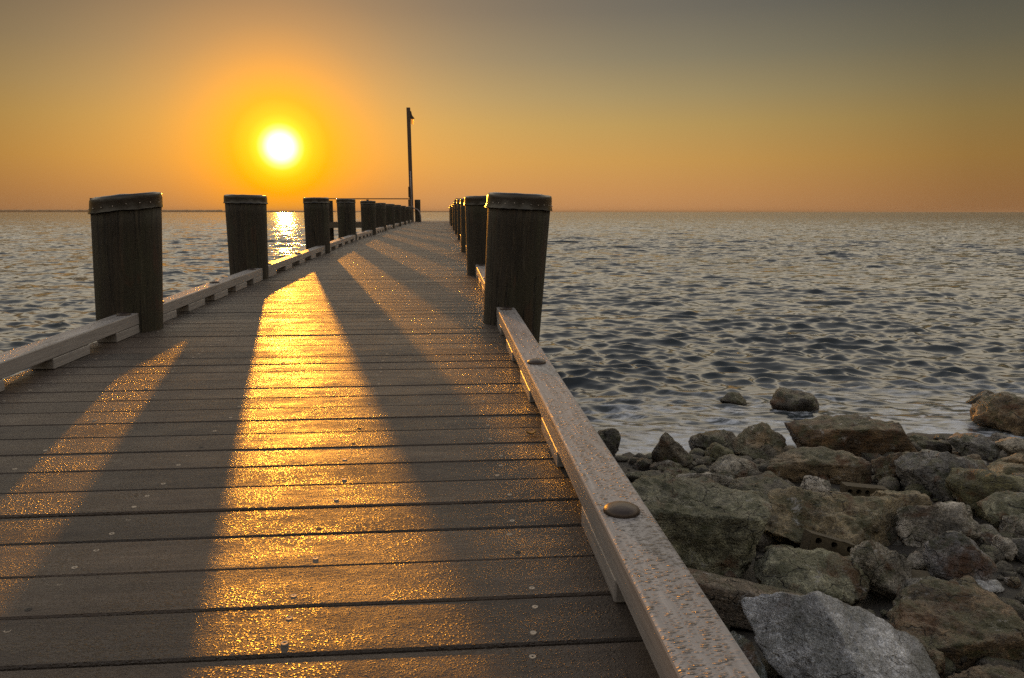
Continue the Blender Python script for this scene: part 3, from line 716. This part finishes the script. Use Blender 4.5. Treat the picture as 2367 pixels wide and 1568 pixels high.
# ------------------------------------------------------------------ water: a fan of rings, fine near the shore and coarse far out
def water():
    na, r0, r1, nr = 900, 3.0, 1400.0, 1500
    A = np.radians(np.concatenate([np.linspace(-85,-47,40)[:-1], np.linspace(-47,47,na), np.linspace(47,85,40)[1:]]))
    Rr = np.concatenate([r0*(r1/r0)**(np.arange(nr)/(nr-1)), np.array([1800, 2500, 3500, 5000, 8000, 14000, 20000.])])
    RR, AA = np.meshgrid(Rr, A, indexing='ij')
    X = RR*np.sin(AA); Y = RR*np.cos(AA); Z = np.zeros_like(X); DX = np.zeros_like(X); DY = np.zeros_like(X)
    cell = np.gradient(Rr)[:, None]
    rs = np.random.RandomState(11)
    for i in range(100):
        lam = .12*(3.2/.12)**(i/99) * rs.uniform(.9,1.1)
        sp = R(36) if lam < 1.0 else R(24)
        th = R(-100) + rs.normal()*sp*.62
        k = 2*math.pi/lam; kx, ky = math.cos(th)*k, math.sin(th)*k
        slope = .062*(1.55 if lam < .38 else .85 if lam < .65 else .42 if lam < 1.2 else .26) 
        a = slope/k
        damp = np.clip((lam/cell-2.2)/2.5, 0, 1)
        ph = kx*X + ky*Y + rs.uniform(0, 6.28)
        # groups: slow modulation so that crests come and go
        g = .65 + .55*np.sin(kx*.13*X - ky*.09*Y + rs.uniform(0,6.28))*np.sin(ky*.11*X + kx*.16*Y + rs.uniform(0,6.28))
        offs = np.clip((RR-13)/38, 0, 1); a = a*g*damp*((.75 + 1.35*offs) if lam > .45 else (1 + .5*offs))
        Z += a*np.cos(ph); s_ = a*np.sin(ph)*.8
        DX -= s_*kx/k; DY -= s_*ky/k
    gust = 1 + .26*np.sin(.31*X+.42*Y+1)*np.sin(.17*X-.23*Y+2) + .22*np.sin(.75*X-.2*Y+.5)*np.sin(.12*X+.61*Y) + .2*np.sin(.09*X+.15*Y)
    Z *= gust; DX *= gust; DY *= gust
    sh = Y - (6.05+.14*(X-.9)); shal = np.clip((sh+.4)/2.6, .22, 1)
    X += DX*shal; Y += DY*shal; Z *= shal
    n0, n1 = X.shape
    co = np.stack([X, Y, Z], -1).reshape(-1, 3).astype(np.float32)
    idx = np.arange(n0*n1).reshape(n0, n1)
    q = np.stack([idx[:-1,:-1], idx[:-1,1:], idx[1:,1:], idx[1:,:-1]], -1).reshape(-1, 4)[:, ::-1]
    me = bpy.data.meshes.new('water')
    me.vertices.add(len(co)); me.vertices.foreach_set('co', co.ravel())
    me.loops.add(q.size); me.loops.foreach_set('vertex_index', q.ravel().astype(np.int32))
    me.polygons.add(len(q)); me.polygons.foreach_set('loop_start', np.arange(0, q.size, 4, dtype=np.int32))
    me.polygons.foreach_set('loop_total', np.full(len(q), 4, dtype=np.int32))
    me.polygons.foreach_set('use_smooth', np.ones(len(q), dtype=bool))
    me.materials.append(M['water']); me.update(calc_edges=True); me.validate()
    tag(link('water', me), kind='structure')
water()

# ------------------------------------------------------------------ beach under the stones, and the far shore
def beach():
    xs = np.concatenate([np.linspace(-60,-4,24), np.linspace(-3.8,8,180), np.linspace(8.5,60,24)])
    ys = np.concatenate([np.linspace(-40,-1,20), np.linspace(-.8,9.5,170), np.linspace(10,30,20)])
    v = []
    for y in ys:
        for x in xs:
            z = ground_z(x, y) + .035*mnoise.noise(Vector((x*2.1, y*2.1, 0))) + .02*mnoise.noise(Vector((x*7, y*7, 3)))
            v.append((x, y, z))
    n = len(xs)
    f = [(j*n+i, j*n+i+1, (j+1)*n+i+1, (j+1)*n+i) for j in range(len(ys)-1) for i in range(n-1)]
    tag(link('beach', mesh('beach', v, f, M['sand'], True)), kind='structure')
beach()
def far_land(segs):
    bm = bmesh.new()
    for (a0, a1, dist, hgt, seed) in segs:
        n = int((a1-a0)*22)+2; rows = []
        for i in range(n+1):
            a = R(a0+(a1-a0)*i/n); e = min(1, i/4, (n-i)/4)
            h = hgt*e*(.82 + .20*mnoise.noise(Vector((i*.13, seed, 0))) + .12*mnoise.noise(Vector((i*.6, seed, 2))) + .06*mnoise.noise(Vector((i*1.7, seed, 4))))
            d = dist*(1+.02*mnoise.noise(Vector((i*.05, seed, 9))))
            rows.append([bm.verts.new((r_*math.sin(a), r_*math.cos(a), z)) for r_, z in ((d,-2),(d,h*.8),(d+40,h),(d+300,h*.9),(d+400,-2))])
        for A, B in zip(rows, rows[1:]):
            for k in range(4): bm.faces.new((A[k], A[k+1], B[k+1], B[k]))
    bmesh.ops.recalc_face_normals(bm, faces=bm.faces)
    tag(link('far_land', bm_mesh('far_land', bm, M['land'])), kind='structure')
far_land([(-62,-20,4600,15,1.0), (-20.2,-12.5,5200,11,5.0), (-12.6,-9.5,6500,9,7.0), (-7.2,-4.2,5600,8,9.0)])

# ------------------------------------------------------------------ shore stones
TONE = dict(wet=(.032,.026,.021), wetb=(.052,.042,.030), dark=(.050,.043,.032), algae=(.085,.078,.036), brown=(.105,.077,.047), rust=(.070,.042,.020), rust2=(.095,.064,.036),
            tan=(.165,.130,.078), grey=(.20,.180,.150), greyd=(.105,.100,.098), green=(.150,.145,.100), pale=(.235,.215,.19), white=(.36,.365,.385), blue=(.15,.145,.155), blueg=(.095,.112,.115), lit=(.11,.078,.045))
for (rid, seed, style, sub, x, y, z, sx, sy, sz, tone, label) in ROCKS:
    if rid in ('a', 'b', 's'): z += .09 if rid == 'a' else .05; sz *= 1.45    # the stones standing in the surf
    elif rid not in ('xx', 'yy', 'zz'): sx *= 1.05; sy *= 1.14; sz *= 1.18; z += .03*sz
    q, f = rock_mesh(seed, style, sub, sx, sy, sz)
    wet = tone in ('wet', 'wetb', 'lit')
    o = link('boulder' if sx > .12 else 'rock', mesh('rock', q, f, M['wet'] if wet else M['rock'], True), None, (x, y, z))
    o.color = (*(min(.8, c_*.90) for c_ in TONE[tone]), .45 if tone == 'white' else 1)
    tag(o, label, 'rock', 'stones heaped along the shore')
# long concrete slab and hollow bricks lying among the stones
def rough_block(name, seed, half, loc, rot, mat, tone, amp=.05):
    d, faces = ICO.get(5) or ICO.setdefault(5, ico(5))
    a = np.abs(d); r = (a**10).sum(1)**(-.1)
    p = d*r[:, None]*np.array(half); s = min(half)
    q = np.empty_like(p); off = Vector((seed, seed*.7, 2))
    for i in range(len(p)):
        c = Vector(p[i]); n = Vector(d[i])
        k = mnoise.fractal(c*(1.1/s)+off, .9, 2.1, 4)*amp*s*1.6 + mnoise.noise(c*(7/s)+off)*amp*s*.35
        q[i] = c + n*k
    o = link(name, mesh(name, q, faces, mat, True), None, loc); o.rotation_euler = rot; o.color = (*tone, 1)
    return o
sl = rough_block('concrete_slab', 4.0, (.36,.085,.075), (.80,2.86,.40), (R(-8), R(9), R(-9)), M['rock'], (.13,.10,.075), .06)
tag(sl, 'long brown concrete slab sloping down from the pier kerb behind the big white boulder', 'slab')
rb = rough_block('brick', 9.0, (.060,.04,.027), (1.755,3.17,.325), (R(4), R(3), R(-6)), M['brick'], (.2,.08,.05), .05)
tag(rb, 'red brown solid brick between the mottled grey boulder and the bluish brown boulder', 'brick', 'bricks among the stones')
def hollow_brick(loc, rot, L, D, Hh, rows, cols, lab, tilt=0):
    bm = bmesh.new(); n = 16
    cw, ch = L/cols, Hh/rows; hr = min(cw, ch)*.30
    for r_ in range(rows):
        for c_ in range(cols):
            cx = -L/2+cw*(c_+.5); cz = -Hh/2+ch*(r_+.5); O_, I_, B_ = [], [], []
            for k in range(n):
                a = 2*math.pi*k/n; ca, sa = math.cos(a), math.sin(a); m = max(abs(ca), abs(sa))
                O_.append(bm.verts.new((cx+ca/m*cw/2, -D/2, cz+sa/m*ch/2)))
                I_.append(bm.verts.new((cx+ca*hr, -D/2, cz+sa*hr))); B_.append(bm.verts.new((cx+ca*hr*.9, -D/2+D*.7, cz+sa*hr*.9)))
            for k in range(n):
                j = (k+1)%n
                bm.faces.new((O_[k], O_[j], I_[j], I_[k])); bm.faces.new((I_[k], I_[j], B_[j], B_[k]))
            bm.faces.new(B_)
    x, y, z = L/2, D/2, Hh/2
    vs = [bm.verts.new(p) for p in ((-x,-y,-z),(x,-y,-z),(x,y,-z),(-x,y,-z),(-x,-y,z),(x,-y,z),(x,y,z),(-x,y,z))]
    for q in ((0,1,2,3),(4,7,6,5),(1,5,6,2),(0,3,7,4),(2,6,7,3)): bm.faces.new([vs[i] for i in q])
    bmesh.ops.remove_doubles(bm, verts=bm.verts, dist=1e-5); bmesh.ops.recalc_face_normals(bm, faces=bm.faces)
    for v in bm.verts:
        v.co += Vector((mnoise.noise(v.co*30), mnoise.noise(v.co*30+Vector((5,0,0))), mnoise.noise(v.co*30+Vector((0,7,0)))))*.004
    o = link('hollow_brick', bm_mesh('hollow_brick', bm, M['brick']), None, loc); o.rotation_euler = rot
    tag(o, lab, 'brick', 'bricks among the stones')
hollow_brick((2.13,4.50,.235), (R(-6), R(4), R(-4)), .25, .10, .062, 1, 5, 'upper hollow brick with a row of holes lying beside the pyramid boulder')
hollow_brick((2.11,4.36,.19), (R(-4), R(2), R(-3)), .24, .10, .055, 1, 6, 'lower hollow brick with a row of holes in front of the other one')
hollow_brick((1.47,3.41,.36), (R(-14), R(14), R(-8)), .215, .12, .10, 2, 3, 'mossy broken brick with large round holes below the large tan boulder')
# a curled dry leaf on the boards
bm = bmesh.new(); top = []; botm = []
for i in range(9):
    a = -1+i/4.0; w_ = .006*math.sqrt(max(0, 1-a*a))+.0006
    for s_, store in ((-1, []), (0, []), (1, [])): pass
    z = .004+.006*a*a
    top.append([bm.verts.new((a*.012, s_*w_, z+.004*abs(s_))) for s_ in (-1,0,1)])
    botm.append([bm.verts.new((a*.012, s_*w_, z+.004*abs(s_)-.0015)) for s_ in (-1,0,1)])
for G, fl in ((top, False), (botm, True)):
    for A_, B_ in zip(G, G[1:]):
        for k in range(2):
            q = (A_[k], B_[k], B_[k+1], A_[k+1]); bm.faces.new(q[::-1] if not fl else q)
for i in range(8):
    for k, f_ in ((0, 1), (2, -1)):
        q = (top[i][k], top[i+1][k], botm[i+1][k], botm[i][k]); bm.faces.new(q if f_ > 0 else q[::-1])
bmesh.ops.recalc_face_normals(bm, faces=bm.faces)
lf = link('leaf', bm_mesh('leaf', bm, M['leaf'], True), None, to_world(.925, 2.19, zdeck(2.19)+.001)); lf.rotation_euler = (0,0,.3); lf.scale = (1.3,1.3,1.3)
tag(lf, 'small curled yellow leaf lying on the boards next to the kerb rail', 'leaf')

# small stones in every gap
def pebbles():
    shapes = [rock_shape(400+i, ['ang','round','slab','peak'][i%4], 2) for i in range(8)]
    V = []; F = []; base = 0; rs = np.random.RandomState(3); n = 0
    while n < 1400:
        x = rs.uniform(.25, 5.6); y = rs.uniform(1.6, 6.6)
        if y > shore_y(x)-.25 or x > .75*y+.9: continue
        s = .016 + .070*rs.random()**2
        p, f = shapes[rs.randint(8)]
        c, sn = math.cos(n), math.sin(n)
        q = p*np.array([s, s*rs.uniform(.6,1), s*rs.uniform(.4,.8)])
        q = np.stack([q[:,0]*c-q[:,1]*sn, q[:,0]*sn+q[:,1]*c, q[:,2]], 1)
        zb = ground_z(x, y) + .035*mnoise.noise(Vector((x*2.1, y*2.1, 0))) + .02*mnoise.noise(Vector((x*7, y*7, 3)))
        V.append(q + np.array([x, y, zb+s*.25])); F += [[a+base for a in t_] for t_ in f]; base += len(q); n += 1
    o = link('gravel', mesh('gravel', np.concatenate(V), F, M['rock'], True)); o.color = (.050,.042,.032,1)
    tag(o, kind='stuff')
pebbles()

# ------------------------------------------------------------------ air
bm = bmesh.new(); bmesh.ops.create_cube(bm, size=1.0)
for v_ in bm.verts: v_.co = Vector((v_.co.x*44000, v_.co.y*44000, -4.0 if v_.co.z < 0 else 19.0))
hm = bpy.data.materials.new('haze_air'); hm.use_nodes = True; ht = hm.node_tree
ht.nodes.remove(ht.nodes['Principled BSDF'])
pv = ht.nodes.new('ShaderNodeVolumePrincipled'); pv.inputs['Color'].default_value = (.62,.46,.30,1); pv.inputs['Density'].default_value = 0.9e-4; pv.inputs['Anisotropy'].default_value = 0.0
ht.links.new(pv.outputs[0], ht.nodes['Material Output'].inputs['Volume'])
tag(link('haze', bm_mesh('haze', bm, hm)), kind='stuff')

# ------------------------------------------------------------------ render settings
S.render.engine = 'CYCLES'
S.view_settings.view_transform = 'Standard'; S.view_settings.look = 'None'; S.view_settings.exposure = 0; S.view_settings.gamma = 1
S.cycles.use_denoising = False
S.cycles.max_bounces = 6; S.cycles.diffuse_bounces = 3; S.cycles.glossy_bounces = 3; S.cycles.transmission_bounces = 4; S.cycles.volume_bounces = 0
S.cycles.sample_clamp_indirect = 6; S.cycles.caustics_reflective = False; S.cycles.caustics_refractive = False
